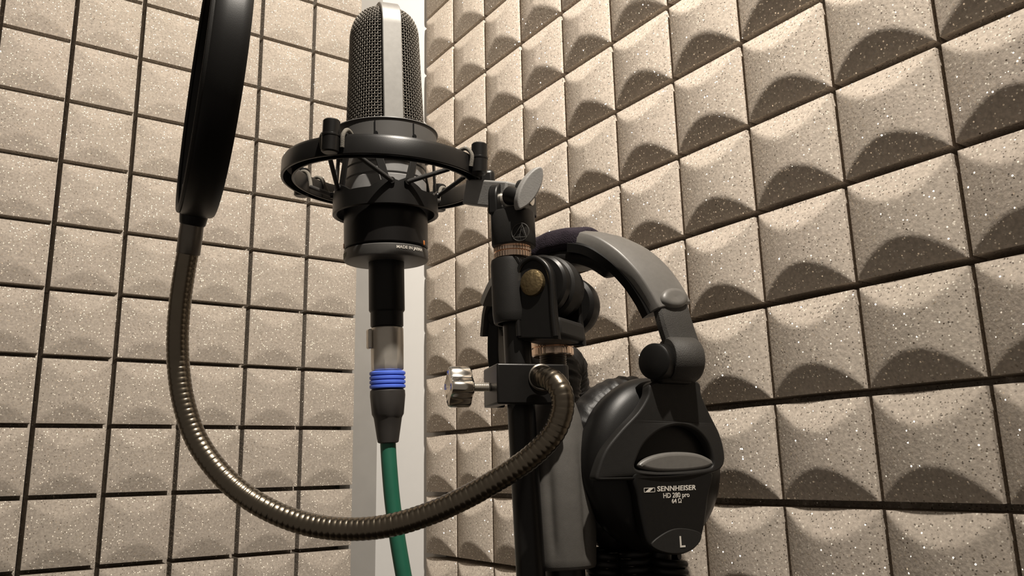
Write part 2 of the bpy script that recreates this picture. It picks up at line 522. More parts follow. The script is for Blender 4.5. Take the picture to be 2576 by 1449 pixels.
# grille: woven wire over a rounded head
BAZ = radians(-90 + 20)
BD = MX * cos(BAZ) + MY * sin(BAZ)            # towards the strip we face
PD = MZ.cross(BD)
gh0, gh1 = mh(336), mh(34)
GHT = gh1 - gh0
def gprof(t):                                 # t 0..1 along the profile -> (scale, height)
    L1 = GHT - 0.021
    tl = 0.62
    if t < tl:
        return 1.0 - 0.10 * (t / tl), gh0 + L1 * t / tl, t / tl
    a = (t - tl) / (1 - tl) * pi / 2
    return 0.90 * max(0.0, cos(a)) ** 0.72, gh0 + L1 + 0.021 * sin(a) ** 0.9, 1.0
def gpt(th, t, off=0.0):
    s, h, q = gprof(t)
    a, b = 0.0262, 0.0250
    e = 2 / 2.35
    c, d = cos(th), sin(th)
    x = a * s * abs(c) ** e * (1 if c >= 0 else -1)
    y = b * s * abs(d) ** e * (1 if d >= 0 else -1)
    r = sqrt(x * x + y * y) + 1e-9
    k = max(0.0, (r + off * (1 if t < .62 else max(0.15, r / 0.0235))) / r)
    dz = 0 if t < .62 else off * (1 - min(1, r / 0.0235)) 
    return MO + BD * (x * k) + PD * (y * k) + MZ * (h + dz)
scr = MB()
scr.loft([[gpt(2 * pi * k / 48, t, -0.0016) for k in range(48)] for t in [i / 40 * 0.995 for i in range(41)]])
grille = obj('grille', scr, M_VOID, mic, label='dark inner screen of the grille')
wires = MB()
NV, NH = 76, 50
ts = [0.012 + 0.955 * j / NH for j in range(NH + 1)]
for i in range(NV):
    th = 2 * pi * i / NV
    pts = []
    top = NH if i % 4 == 0 else (NH - 5 if i % 2 == 0 else NH - 10)
    for j in range(top + 1):
        o = 0.00036 * (1 if (i + j) % 2 else -1)
        pts.append(gpt(th, ts[j], o))
        if j < top:
            pts.append(gpt(th, (ts[j] + ts[j + 1]) / 2, 0))
    wires.tube(pts, 0.00033, 5, caps=False)
for j in range(NH + 1):
    rings = []
    n = NV * 2
    for k in range(n):
        th = 2 * pi * k / n
        o = 0.0 if k % 2 else 0.00036 * (-1 if (k // 2 + j) % 2 else 1)
        c = gpt(th, ts[j], o)
        nx = (gpt(th, ts[j], o + .001) - c).normalized()
        tg = (gpt(th + .02, ts[j], o) - gpt(th - .02, ts[j], o)).normalized()
        u = nx.cross(tg)
        rings.append([c + nx * (.00033 * cos(2 * pi * q / 5)) + u * (.00033 * sin(2 * pi * q / 5)) for q in range(5)])
    wires.loft(rings, True, False, loop=True)
obj('wire_mesh', wires, M_WIRE, grille, label='woven light metal wire', smooth=80)
# strip over the head
sp = []
for side in (1, -1):
    seg = [gpt(0 if side > 0 else pi, t, 0.0012) for t in [i / 60 * 0.999 for i in range(61)]]
    sp.append(seg)
path = sp[0] + list(reversed(sp[1]))
path = evenly(path, 0.0015)
strip = MB(); rings = []
hw = mr(23.5, mh(180))
for i, p in enumerate(path):
    t = (path[min(i + 1, len(path) - 1)] - path[max(i - 1, 0)]).normalized()
    nrm = PD.cross(t)
    if nrm.dot(p - MF(0, 0, gh0 + GHT * .4)) < 0: nrm = -nrm
    rings.append([p + PD * a + nrm * b for a, b in ((-hw, -.0015), (-hw, .0014), (-hw + .0005, .0019), (hw - .0005, .0019), (hw, .0014), (hw, -.0015))])
strip.loft(rings)
obj('grille_strip', strip, M_STRIP, mic, label='flat grey metal strip over the grille', smooth=40)
gb = MB().lathe(MF, [(R0 - .0012, h_g - .0005), (R0 - .0004, h_g), (R0 - .0004, h_g + .0028), (R0 - .0016, h_g + .0036), (0.02, h_g + .0036)], 64)
obj('grille_base', gb, M_SATIN, mic)

# ------------------------------------------------------------------ shock mount
h_o = mh(444)
RO = 0.0668
sm = thing('shock_mount', MF(0, 0, mh(545)), 'black ring-shaped elastic shock mount cradling the microphone', 'shock mount')
TL = radians(3.0)
OF = Fr(MF(0, 0, h_o), MX * cos(TL) - MZ * sin(TL), MY, MZ * cos(TL) + MX * sin(TL))
def wn(h): return h
def ring_at(az, r, h): return OF(r * cos(radians(az)), r * sin(radians(az)), h)
outer = MB().lathe(OF, [(RO - .0085, wn(-.0062)), (RO - .0085, wn(.0035)), (RO - .0070, wn(.0058)), (RO - .0042, wn(.0067)), (RO - .0014, wn(.0058)), (RO, wn(.0035)), (RO, wn(-.0062)), (RO - .0006, wn(-.0067)),
                        (RO - .0016, wn(-.0066)), (RO - .0018, wn(.0022)), (RO - .0042, wn(.0042)), (RO - .0067, wn(.0022)), (RO - .0069, wn(-.0066)), (RO - .0080, wn(-.0067))], 128, loop=True)
obj('outer_ring', outer, M_SATIN, sm)
RI = 0.0342
h1, h2 = mh(392), mh(343)
u_ring = MB().lathe(MF, [(RI - .0022, h1), (RI - .0004, h1), (RI, h1 + .0005), (RI, h2 - .0006), (RI + .0009, h2), (RI + .0006, h2 + .0007), (RI - .0022, h2 + .0007)], 96, loop=True)
ur = obj('upper_ring', u_ring, M_RING, sm)
for px in (963, 1051):                         # cord slots in the front of the upper ring
    dx = (px - 967) * 0.53 / FPX
    az = 270 + math.degrees(math.asin(max(-1, min(1, dx / RI))))
    c0 = zframe(around(az, RI + .0003, (h1 * .45 + h2 * .55)), around(az, 1, 0) - MF(0, 0, 0), MZ)
    sl = MB().box(c0, .0085, .0007, .0006)
    sl.lathe(c0.at(-.0042, -.0006, 0), [(0.0001, -.0003), (.0014, -.0003), (.0014, .0004), (0.0001, .0004)], 14)
    obj('cord_slot', sl, M_VOID, ur)
# lower ring with raised tabs
h3, h4 = mh(546), mh(503)
n = 128
tabs = (217, 283, 301, 7, 32, 98, 122, 188)
rings = []
for k in range(n):
    az = 360.0 * k / n
    t = 0.0
    for c in tabs:
        d = abs((az - c + 180) % 360 - 180)
        t = max(t, max(0.0, 1 - d / 20.0))
    top = h4 + 0.0062 * (t ** 0.8)
    rings.append([around(az, RI - .0024, h3 + .001), around(az, RI - .0012, h3), around(az, RI + .0002, h3 + .0006), around(az, RI, (h3 + top) / 2), around(az, RI - .0004, top - .0004), around(az, RI - .0012, top), around(az, RI - .0024, top - .0004)])
lr = obj('lower_ring', MB().loft(rings, True, False, loop=True), M_SATIN, sm)
for a0 in (250, 334, 65, 155):                 # flat struts of the cage
    for s in (-1, 1):
        p0, p1 = around(a0 + s * 16, RI - .0014, h1 + .001), around(a0 + s * 30, RI - .0016, h4 + .002)
        f = zframe((p0 + p1) / 2, p1 - p0, around(a0 + s * 22, 1, 0) - MF(0, 0, 0))
        obj('cage_strut', MB().box(f, .0014, .0050, (p1 - p0).length), M_DARKGREY, sm, bevel=.0004)
POSTS = (252, 335, 155, 65)
for a0 in POSTS:
    c = ring_at(a0, RO + .0030, -.0065)
    f = Fr(c, OF.x, OF.y, OF.z)
    post = MB().lathe(f, [(0.0001, 0), (.0042, 0), (.0052, .0008), (.0053, .0095), (.0056, .0098), (.0056, .0108), (.0050, .0112), (.0050, .0190), (.0044, .0198), (0.0001, .0198)], 32)
    obj('cord_post', post, M_SATIN, sm)
    for s in (-1, 1):
        pth = [ring_at(a0 + s * 5.5, RO + .0012, 0 - .0030), ring_at(a0 + s * 6.0, RO + .0020, 0 + .0042), ring_at(a0 + s * 6.6, RO - .0020, 0 + .0086),
               ring_at(a0 + s * 7.4, RO - .0072, 0 + .0070), ring_at(a0 + s * 8.5, RO - .0102, 0 + .0010), ring_at(a0 + s * 10, RO - .0120, 0 - .0040)]
        end = around(a0 + s * 33, RI + .0006, h4 + .0030)
        st = pth[-1]
        full = crom(pth, 6)
        obj('worn_cord_loop', MB().tube(full, .0013, 10), M_CORDW, sm, label='pale frayed elastic looped over the ring', smooth=80)
        cd = [st.lerp(end, i / 10) for i in range(11)]
        obj('elastic_cord', MB().tube(cd, .00145, 10), M_CORD, sm, smooth=80)
        obj('cord_eyelet', MB().lathe(zframe(end, around(a0 + s * 33, 1, 0) - MF(0, 0, 0)), [(.0010, -.0012), (.0021, -.0012), (.0021, .0009), (.0010, .0009)], 16, loop=True), M_SATIN, lr)
# arm from the ring to the swivel
a0p, a1p = P(1180, 484, 0.523), P(1282, 493, 0.484)
af = Fr((a0p + a1p) / 2, (a1p - a0p), UP - (a1p - a0p).normalized() * UP.dot((a1p - a0p).normalized()), (a1p - a0p).cross(UP))
obj('arm', MB().box(af, (a1p - a0p).length, .0165, .0080), M_PALE, sm, bevel=.0012)
# bridge plate joining arm and ring
obj('arm_root', MB().box(Fr(ring_at(352, RO + .001, -.008), MX, MY, MZ), .0120, .0170, .0180), M_SATIN, sm, bevel=.003)
# swivel adapter with its cheeks, standing on the boom tube
SD = dist(P(1290, 570, 0.482))
sw0, sw1 = PH(1293, 622, SD), PH(1290, 540, SD)
SWZ = (sw1 - sw0).normalized()
phi = radians(-22)
swx = HR * cos(phi) + HF * sin(phi)
swx = (swx - SWZ * swx.dot(SWZ)).normalized()
SF = Fr(sw0, swx, SWZ.cross(swx), SWZ)          # x to the side, y away from us, z up
hsw = (sw1 - sw0).length
sec = []
for k in range(40):
    a = 2 * pi * k / 40
    e = 0.62
    sec.append((0.0122 * abs(cos(a)) ** e * (1 if cos(a) >= 0 else -1), 0.0115 * abs(sin(a)) ** e * (1 if sin(a) >= 0 else -1)))
swb = MB().loft([[SF(x * k, y * k, h) for x, y in sec] for k, h in ((.96, 0), (1, .0008), (1, hsw), (.97, hsw + .001))])
swivel = obj('swivel', swb, M_DARKGREY, sm, smooth=40)
chk = MB()
hc = (PH(1290, 455, SD) - sw1).length
for s in (-1, 1):
    f = Fr(SF(s * 0.0086, 0, hsw - .001), SF.y, SF.z, SF.x)
    r = .0108
    out = [(-r, 0), (r, 0)] + [(r * cos(pi * k / 16), hc - r + r * sin(pi * k / 16)) for k in range(17)]
    chk.prism(f, out, -.0030, .0030)
obj('cheek', chk, M_BLACK, swivel, bevel=.0012)
pin = MB().lathe(zframe(SF(-.0122, 0, hsw + hc - .0118), SF.x), [(0.0001, 0), (.0050, 0), (.0056, .0006), (.0056, .0245), (.0001, .0245)], 28)
obj('pivot_bolt', pin, M_NICKEL, swivel)
# wing nut
WF = Fr(P(1318, 480, 0.468), AX * .88 + FW * .47, BX, -FW * .88 + AX * .47)
wing_px = [(1300, 527), (1297, 505), (1302, 480), (1316, 452), (1334, 431), (1350, 421), (1359, 424), (1362, 440), (1358, 464), (1346, 490), (1330, 511), (1313, 524)]
wl = [WF.hit(x, y) for x, y in wing_px]
wl = [(q.x, q.y) for q in crom([V((x, y, 0)) for x, y in wl], 5, True)]
wingnut = obj('wing_nut', plate(WF, [wl], -.0028, .0028, .0010), M_PALE, sm, label='pale grey leaf-shaped wing of the wing nut')
obj('hub', MB().tube([P(1284, 492, .478), P(1306, 497, .4705), P(1316, 500, .4695)], lambda t: .0058 - .0018 * t, 20), M_BLACK, wingnut)
# emblem on the front of the swivel
EF = Fr(SF(0, -.01165, 0), SF.x, SF.z, -SF.y)
ex, ey = EF.hit(1309, 584, 0.0)
ec = EF.at(ex, ey, 0)
em = MB().bead(ec, .0053, .00033, 40, 8)
tri = [(-.0046, -.0026), (.0036, -.0034), (.0012, .0046)]
for i in range(3):
    a, b = tri[i], tri[(i + 1) % 3]
    em.tube([ec(*a, .0001), ec(*b, .0001)], .00028, 6)
em.tube([ec(.0012, .0046, .0001), ec(-.0006, -.0029, .0001)], .00022, 6)
obj('emblem', em, M_TEXGREY, swivel, label='raised circle with a triangle inside')
obj('threaded_collar', MB().lathe(SF, [(0.0001, -.0002), (.0098, -.0002), (.0098, .0005), (0.0001, .0005)], 32), M_BRASS, sm)

# ------------------------------------------------------------------ microphone cable with its connector
cab = thing('microphone_cable', (MF(0, 0, mh(1112)).x, MF(0, 0, mh(1112)).y, 0.0), 'green microphone cable with silver connector and blue ring plugged under the microphone', 'cable')
def hexmod(nf, h_lo, h_hi, amt):
    def f(a, h):
        w = max(0.0, min(1.0, (h_hi - h) / (h_hi - h_lo)))
        k = a % (2 * pi / nf) - pi / nf
        return 1 + w * (cos(pi / nf) / cos(k) - 1) * amt - w * 0.0
    return f
c0, c1, c2 = mh(824), mh(880), mh(932)
RC = mr(41, c1)
shell = MB().lathe(MF, [(0.0001, c0), (RC - .0008, c0), (RC - .0002, c0 - .0005), (RC, c0 - .0012), (RC, c0 - .004), (RC, c0 - .008), (RC, c1 + .002), (RC, c1 - .002), (RC, c1 - .006), (RC * .995, c2 + .004), (RC * .99, c2 + .0008), (RC * .94, c2), (0.0001, c2)], 72,
                        rmod=hexmod(8, c2 + .002, c1 + .002, 1.0))
obj('connector_shell', shell, M_NICKEL, cab, smooth=30, label='satin silver connector shell')
lf = zframe(around(205, RC + .0012, c0 - .0075), around(205, 1, 0) - MF(0, 0, 0), MZ)
lt = MB().box(lf, .0125, .0062, .0028)
obj('release_latch', lt, M_NICKEL, cab, bevel=.0010)
b0, b1 = mh(934), mh(978)
RB = mr(45, b0)
prof = [(RB - .003, b0)]
nb = 4
for i in range(nb):
    t0 = b0 + (b1 - b0) * i / nb; t1 = b0 + (b1 - b0) * (i + 1) / nb
    prof += [(RB - .0011, t0), (RB - .0001, t0 + (t1 - t0) * .22), (RB, t0 + (t1 - t0) * .5), (RB - .0001, t0 + (t1 - t0) * .78), (RB - .0011, t1)]
prof += [(RB - .003, b1)]
obj('coding_ring', MB().lathe(MF, prof, 56), M_BLUE, cab, label='bright blue ribbed ring')
k0, k1, k2, k3 = mh(979), mh(1046), mh(1052), mh(1112)
RK = mr(43.5, k0)
boot = MB().lathe(MF, [(0.0001, k0), (RK - .0010, k0), (RK, k0 - .001), (RK * 1.0, k0 - .004), (RK * .965, (k0 + k1) / 2), (RK * .90, k1 + .001), (RK * .83, k1 - .0006), (RK * .80, k2), (RK * .70, (k2 + k3) / 2), (RK * .60, k3), (RK * .52, k3 - .0006), (0.0001, k3 - .0006)], 72,
                  rmod=lambda a, h: 1 + (0.035 * abs(cos(4 * a)) - .02 if k1 < h < k0 - .002 else 0))
obj('strain_relief_boot', boot, M_BOOT, cab, smooth=30)
DC = dist(MF(0, 0, k3))
cp = [MF(0, 0, k3 + .004), MF(0, 0, k3 - .003), PH(980, 1180, DC), PH(987, 1260, DC), PH(999, 1350, DC), PH(1014, 1440, DC), PH(1032, 1540, DC), PH(1050, 1680, DC)]
e = cp[-1]
cp += [V((e.x - .03, e.y + .02, 0.75)), V((e.x - .10, e.y + .06, 0.35)), V((e.x - .16, e.y + .08, 0.08)), V((e.x - .22, e.y + .08, 0.006)), V((e.x - .40, e.y - .02, 0.0052)), V((e.x - .60, e.y - .06, 0.0052))]
obj('cable', MB().tube(crom(cp, 8), .0049, 16), M_GREEN, cab, smooth=80, label='green rubber cable')

# ------------------------------------------------------------------ microphone stand
D0 = dist(P(1310, 1000, 0.462))
st_px = lambda y: 1391 + (y - 900) * 0.058
DS = dist(P(1391, 900, 0.488))
foot = PH(1391, 900, DS)
stand = thing('microphone_stand', (foot.x, foot.y, 0), 'black microphone stand with grey rubber grip and upright boom tube', 'microphone stand')
bt = PH(1290, 660, D0 + .004); bbot = PH(1337, 1470, D0 - .004)
bdir = (bbot - bt).normalized()
bend = bbot + bdir * 0.06
bfz = zframe(bt, -bdir, HR)
boom = MB().tube([bt, bt.lerp(bend, .5), bend], .0080, 32)
obj('boom_tube', boom, M_SATIN, stand, smooth=60, label='satin black upright boom tube')
# holder gripping the boom tube
ht, hbm = PH(1283, 655, D0), PH(1288, 815, D0 - .001)
hfz = zframe(hbm, ht - hbm, HR)
lh = (ht - hbm).length
hold = MB().lathe(hfz, [(.0082, 0), (.0100, 0), (.0106, .0010), (.0112, .006), (.0116, lh - .003), (.0112, lh - .0006), (.0098, lh), (.0082, lh)], 48, loop=True)
obj('tube_holder', hold, M_DARKGREY, stand)
# knurled brass rings under the swivel
def knurl(fr, r, h, n=90):
    return MB().lathe(fr, [(0.0001, 0), (r - .0008, 0), (r, .0007), (r, h * .45), (r - .0009, h * .49), (r - .0009, h * .53), (r, h * .57), (r, h - .0007), (r - .0008, h), (0.0001, h)], n,
                      rmod=lambda a, hh: 1 + 0.012 * cos(45 * a))
nfz = zframe(PH(1290, 655, D0 + .001), SWZ, HR)
obj('knurled_ring', knurl(nfz, .0112, (PH(1290, 622, D0) - PH(1290, 655, D0)).length), M_BRASS, stand, label='shiny copper knurled lock ring')
# clutch: front yoke plate, discs, back knob on one slanted axis
an = radians(31)
CN = (-HF * cos(an) - HR * sin(an)).normalized()      # out of the front plate
CX = (HR * cos(an) - HF * sin(an)).normalized()
CF = Fr(P(1341, 712, 0.462), CX, UP, CN)
def cfp(l, z=0.0): return [CF.hit(x, y, z) for x, y in l]
yoke_px = [(1302, 852), (1300, 780), (1296, 712), (1300, 680), (1313, 655), (1338, 643), (1364, 650), (1384, 672), (1392, 705), (1396, 780), (1404, 852)]
o1 = cfp(yoke_px)
yp = [(q.x, q.y) for q in crom([V((x, y, 0)) for x, y in o1], 4)]
yk = plate(CF, [yp], -.0045, .0, .0012)
yoke = obj('yoke', yk, M_BLACK, stand, label='black front plate of the clutch yoke')
# raised rim round the bolt recess
rim = MB()
rc = [V((*CF.hit(x, y), 0)) for x, y in [(1306, 846), (1302, 780), (1299, 712), (1305, 680), (1318, 660), (1341, 649), (1364, 658), (1380, 678), (1387, 708), (1391, 780), (1398, 846)]]
rim.tube([CF(q.x, q.y, .0002) for q in crom(rc, 6)], .0016, 10)
obj('rim', rim, M_SATIN, yoke, smooth=80)
lo_y = CF.hit(1352, 852)[1]
hi_y = CF.hit(1396, 792)[1]
xm = (o1[0][0] + o1[-1][0]) / 2
ww = o1[-1][0] - o1[0][0]
yb = MB().box(CF, ww, abs(hi_y - lo_y), .0335, off=(xm, (hi_y + lo_y) / 2, -.0190))
obj('bridge', yb, M_DARKGREY, yoke, bevel=.0030)
bx = [(x, y) for x, y in yp]
obj('back_plate', plate(CF, [bx], -.0365, -.0320, .0012), M_BLACK, yoke)
bolt = MB().lathe(Fr(CF(0, 0, 0), CF.x, CF.y, CF.z), [(0.0001, .0032), (.0055, .0030), (.0074, .0020), (.0080, .0006), (.0080, -.002), (0.0001, -.002)], 40)
obj('bolt_head', bolt, M_BOLT, stand, label='worn brass bolt head')
def disc(z0, z1, r, dy=0.0):
    return MB().lathe(CF.at(.0006, dy, 0), [(0.0001, z0), (r - .0012, z0), (r, z0 + .0012), (r, z1 - .0015), (r - .0015, z1), (0.0001, z1)], 64)
obj('friction_disc', disc(-.0125, -.0048, .0178), M_SATIN, stand)
obj('friction_disc', disc(-.0240, -.0130, .0190), M_DARKGREY, stand)
obj('friction_disc', disc(-.0315, -.0245, .0172), M_BLACK, stand)
arm2 = MB()
q0, q1 = CF(0, 0, -.0185), hfz(0, 0, lh * .55)
arm2.tube([q1, q0], .0098, 28)
obj('holder_neck', arm2, M_DARKGREY, stand)
kn = MB().lathe(CF.at(.0015, -.0075, 0), [(0.0001, -.0500), (.0150, -.0500), (.0178, -.0480), (.0184, -.0440), (.0180, -.0395), (.0160, -.0372), (0.0001, -.0370)], 64)
obj('clutch_knob', kn, M_BLACK, stand)
# lock ring and thread below the yoke, grip and pole
tz = zframe(PH(1391, 897, DS), PH(1389, 858, DS) - PH(1391, 897, DS), HR)
hk = (PH(1389, 858, DS) - PH(1391, 897, DS)).length
obj('knurled_ring', knurl(tz, .0126, hk, 96), M_BRASS, stand, label='copper knurled lock ring on the pole thread')
g_top = PH(1394, 1000, DS - .001); g_bot = PH(1421, 1432, DS - .006)
gz = (g_top - g_bot).normalized()
gf = zframe(g_bot, gz, HR)
gl_ = (g_top - g_bot).length
thr = MB()
tp = zframe(g_top, PH(1391, 895, DS) - g_top, HR)
tl = (PH(1391, 895, DS) - g_top).length
prof = []
for i in range(41):
    h = -.004 + (tl + .004) * i / 40
    prof.append((.0080 + (.0003 if i % 2 else -.0003), h))
obj('pole_thread', thr.lathe(tp, prof, 32), M_SLEEVE, stand)
gp = [(.0001, 0), (.0150, 0), (.0172, .0006), (.0180, .0022), (.0194, .020), (.0200, .036), (.0196, .052), (.0182, .068), (.0158, .082), (.0126, .093), (.0100, gl_ - .002), (.0088, gl_), (.0001, gl_)]
gpd = []
for (r0, a), (r1, b) in zip(gp, gp[1:]):
    for k in range(5):
        gpd.append((r0 + (r1 - r0) * k / 5, a + (b - a) * k / 5))
gpd.append(gp[-1])
def flute(a, h):
    w = max(0.0, min(1.0, (0.074 - h) / 0.03)) * max(0.0, min(1.0, (h - 0.004) / 0.012))
    k = (a + 0.35) % (2 * pi / 6) - pi / 6
    d = math.exp(-(k / 0.13) ** 2)
    return 1 - 0.085 * w * d
obj('grip', MB().lathe(gf, gpd, 144, rmod=flute), M_GRIP, stand, smooth=50, label='grey rubber fluted hand grip')
p_end = g_bot
pole = MB().tube([gf(0, 0, .01), gf(0, 0, -.12), V((foot.x, foot.y - .0, .30)), V((foot.x, foot.y, .03))], .0115, 32)
obj('pole', pole, M_SATIN, stand, smooth=60)
bs = MB().lathe(Fr((foot.x, foot.y, 0), (1, 0, 0), (0, 1, 0), (0, 0, 1)), [(.0001, 0), (.132, 0), (.135, .003), (.135, .010), (.130, .014), (.05, .022), (.020, .030), (.016, .05), (.0001, .05)], 80)
obj('base', bs, M_BLACK, stand)

# ------------------------------------------------------------------ pop filter on its gooseneck
pc = P(541, 212, 0.462)
vv = (pc - CAM).normalized()
side = (AX - vv * AX.dot(vv)).normalized()
upv = side.cross(-vv) if side.cross(-vv).dot(BX) > 0 else side.cross(vv)
ln = radians(13.0)
pu = upv * cos(ln) + side * sin(ln)
ps = side * cos(ln) - upv * sin(ln)
pa = (ps * cos(radians(3.2)) + vv * sin(radians(3.2))).normalized()
clamp_front = P(1345, 965, 0.440)
PFR = zframe(pc, pa, pu)
pop = thing('pop_filter', PFR(-.0775, 0, 0), 'black round pop filter seen edge-on with metal gooseneck clamped to the stand', 'pop filter')
RH = 0.0765
hoop = MB().lathe(PFR, [(RH - .0030, -.0088), (RH - .0008, -.0093), (RH, -.0080), (RH + .0006, -.003), (RH + .0006, .004), (RH, .0076), (RH - .0008, .0088), (RH - .0030, .0086), (RH - .0042, .004), (RH - .0042, -.004)], 160, loop=True)
obj('hoop', hoop, M_BLACK, pop)
obj('hoop_edge', MB().bead(PFR, RH - .0018, .0014, 128, 10, h=-.0098), M_DARKGREY, pop)
for z in (-.0055, .0055):
    mb = MB()
    ringsr = []
    for q in range(9):
        r = (RH - .0035) * (1 - q / 8.2)
        ringsr.append([PFR(r * cos(2 * pi * k / 96), r * sin(2 * pi * k / 96), z) for k in range(96)])
    obj('mesh_screen', mb.loft(ringsr, True, False), M_FABRICBLK, pop)
s_top, s_bot = P(485, 552, 0.4655), P(473, 640, 0.4655)
sf = zframe(s_bot, s_top - s_bot)
sl = (s_top - s_bot).length
so_f = zframe(P(484, 565, .4655), PFR.o - P(484, 565, .4655), pa)
obj('socket', MB().loft([[so_f(a * x, b * y, h) for x, y in [(cos(2 * pi * q / 32), sin(2 * pi * q / 32)) for q in range(32)]] for a, b, h in ((.0060, .0060, -.001), (.0072, .0070, .0005), (.0084, .0075, .010), (.0086, .0080, .022))]), M_BLACK, pop)
obj('sleeve', MB().lathe(sf, [(.0001, 0), (.0062, 0), (.0066, .0006), (.0066, sl * .5), (.0064, sl), (.0001, sl)], 36), M_SLEEVE, pop, label='brushed metal sleeve')
gpx = [(473, 632, .4655), (463, 690, .464), (452, 770, .461), (447, 850, .457), (450, 935, .452), (464, 1020, .447), (494, 1105, .442), (545, 1180, .437), (612, 1243, .433), (695, 1291, .430),
       (785, 1321, .427), (880, 1331, .4245), (975, 1323, .4225), (1075, 1294, .421), (1170, 1252, .4195), (1255, 1204, .418), (1330, 1154, .417), (1388, 1096, .4165), (1413, 1040, .417), (1414, 994, .419), (1396, 962, .4235), (1372, 950, .430), (1360, 948, .4385)]
gpts = evenly(crom([P(*q) for q in gpx], 14), 0.00055)
mg = len(gpts)
RG = 0.0061
def rib(t):
    k = (t * (mg - 1) * 0.00055) / 0.0031
    ph = k - math.floor(k)
    return RG - 0.00034 * (abs(2 * ph - 1) ** 4)
obj('gooseneck', MB().tube(gpts, rib, 24), M_GOOSE, pop, smooth=80, label='ribbed gunmetal gooseneck')
# clamp: a C-shaped block turned a little to the side
ca = radians(17)
KX = (HR * cos(ca) + HF * sin(ca)).normalized()
KZ = (-HF * cos(ca) + HR * sin(ca)).normalized()
KF = Fr(P(1335, 965, 0.4425), KX, UP, KZ)
kl, kt = KF.hit(1250, 913); kr, kb = KF.hit(1424, 1016)
tb = .0062
dpt = .030
outl = [(kl - .0, 0), (kr, 0), (kr + .0035, -.003), (kr + .0035, -.020), (kr - .002, -.020), (kr - .002, -tb), (kl + .0072, -tb), (kl + .0072, -dpt + .004), (kl + .012, -dpt + .004), (kl + .012, -dpt), (kl + .0004, -dpt), (kl, -dpt + .002)]
cl = MB()
n = len(outl)
cl.add([KF(x, kb, z) for x, z in outl] + [KF(x, kt, z) for x, z in outl],
       [tuple(range(n)), tuple(reversed(range(n, 2 * n)))] + [(j, (j + 1) % n, n + (j + 1) % n, n + j) for j in range(n)])
clamp = obj('clamp', cl, M_SATIN, pop, bevel=.0011, smooth=30)
fx, fy = KF.hit(1362, 950)
obj('ferrule', MB().lathe(KF.at(fx, fy, 0), [(.0001, -.001), (.0076, -.001), (.0076, .0008), (.0068, .0014), (.0001, .0014)], 36), M_SLEEVE, pop)
ky = KF.hit(1240, 966)[1]
scr_f = zframe(KF(kl - .004, ky, -.0165), -KX)
tl2 = .0225
prof = []
for i in range(37):
    prof.append((.0024 + (.00022 if i % 2 else -.00022), -.010 + (.0085 + .010) * i / 36))
screw = obj('clamp_screw', MB().lathe(scr_f, prof, 20), M_NICKEL, pop)
def lobes(a, h): return 1 + 0.17 * cos(4 * a + 0.5)
kno = MB().lathe(scr_f, [(.0001, .0062), (.0062, .0062), (.0092, .0070), (.0098, .0082), (.0098, .0180), (.0092, .0194), (.0074, .0200), (.0040, .0182), (.0001, .0178)], 64, rmod=lobes)
obj('star_knob', kno, M_CHROME, screw, smooth=45, label='polished four-lobed knob')

# ------------------------------------------------------------------ headphones
hp = thing('headphones', P(1480, 640, 0.53), 'black closed-back headphones with white lettering hung over the stand clutch', 'headphones')
th = radians(27)
LN = (-HF * cos(th) + HR * sin(th)).normalized()
LX = (HR * cos(th) + HF * sin(th)).normalized()
LF = Fr(P(1662, 1172, 0.463), LX, UP, LN)
def smooth_loop(F, px, z=0.0, k=5):
    return [(q.x, q.y) for q in crom([V((*F.hit(x, y, z), 0)) for x, y in px], k, True)]
def ear_cup(parent, F, a, b, wrinkle):
    cup = obj('ear_cup', MB().lathe(F, [(.0001, -.024), (a * .80, -.024), (a * .96, -.021), (a, -.014), (a * .99, -.009), (a * .94, -.0045), (a * .84, -.001), (a * .66, .0022), (a * .40, .0034), (.0001, .0036)], 96, sy=b / a), M_BLACK, parent, smooth=50)
    mb = MB(); rings = []
    for k in range(160):
        ph = 2 * pi * k / 160
        ring = []
        for q in range(18):
            al = 2 * pi * q / 18
            rr = .0125
            wr = 1 + wrinkle * 0.10 * (noise.noise(V((ph * 11, al * 0.7, 3.1))) * 1.6)
            x = rr * cos(al) * wr * 0.92
            z = rr * sin(al) * wr * 1.05
            R = a - .0080
            ring.append(F((R + x) * cos(ph), (R * b / a + x) * sin(ph), -.0335 + z))
        rings.append(ring)
    cu = obj('cushion', mb.loft(rings, True, False, loop=True), M_LEATHER, cup, smooth=80, label='wrinkled black leatherette ear cushion')
    obj('speaker_cloth', MB().lathe(F, [(.0001, -.030), (a * .72, -.030), (a * .72, -.027), (.0001, -.027)], 48, sy=b / a), M_FABRICBLK, cup)
    return cup
hx0, hy0 = LF.hit(1498, 1175); hx1, hy1 = LF.hit(1834, 1175)
a_c = (hx1 - hx0) / 2
cyt = LF.hit(1660, 945)[1]; cyb = LF.hit(1690, 1397)[1]
CFc = LF.at((hx0 + hx1) / 2, (cyt + cyb) / 2, 0)
b_c = (cyt - cyb) / 2
cupL = ear_cup(hp, CFc, a_c, b_c, 1.0)
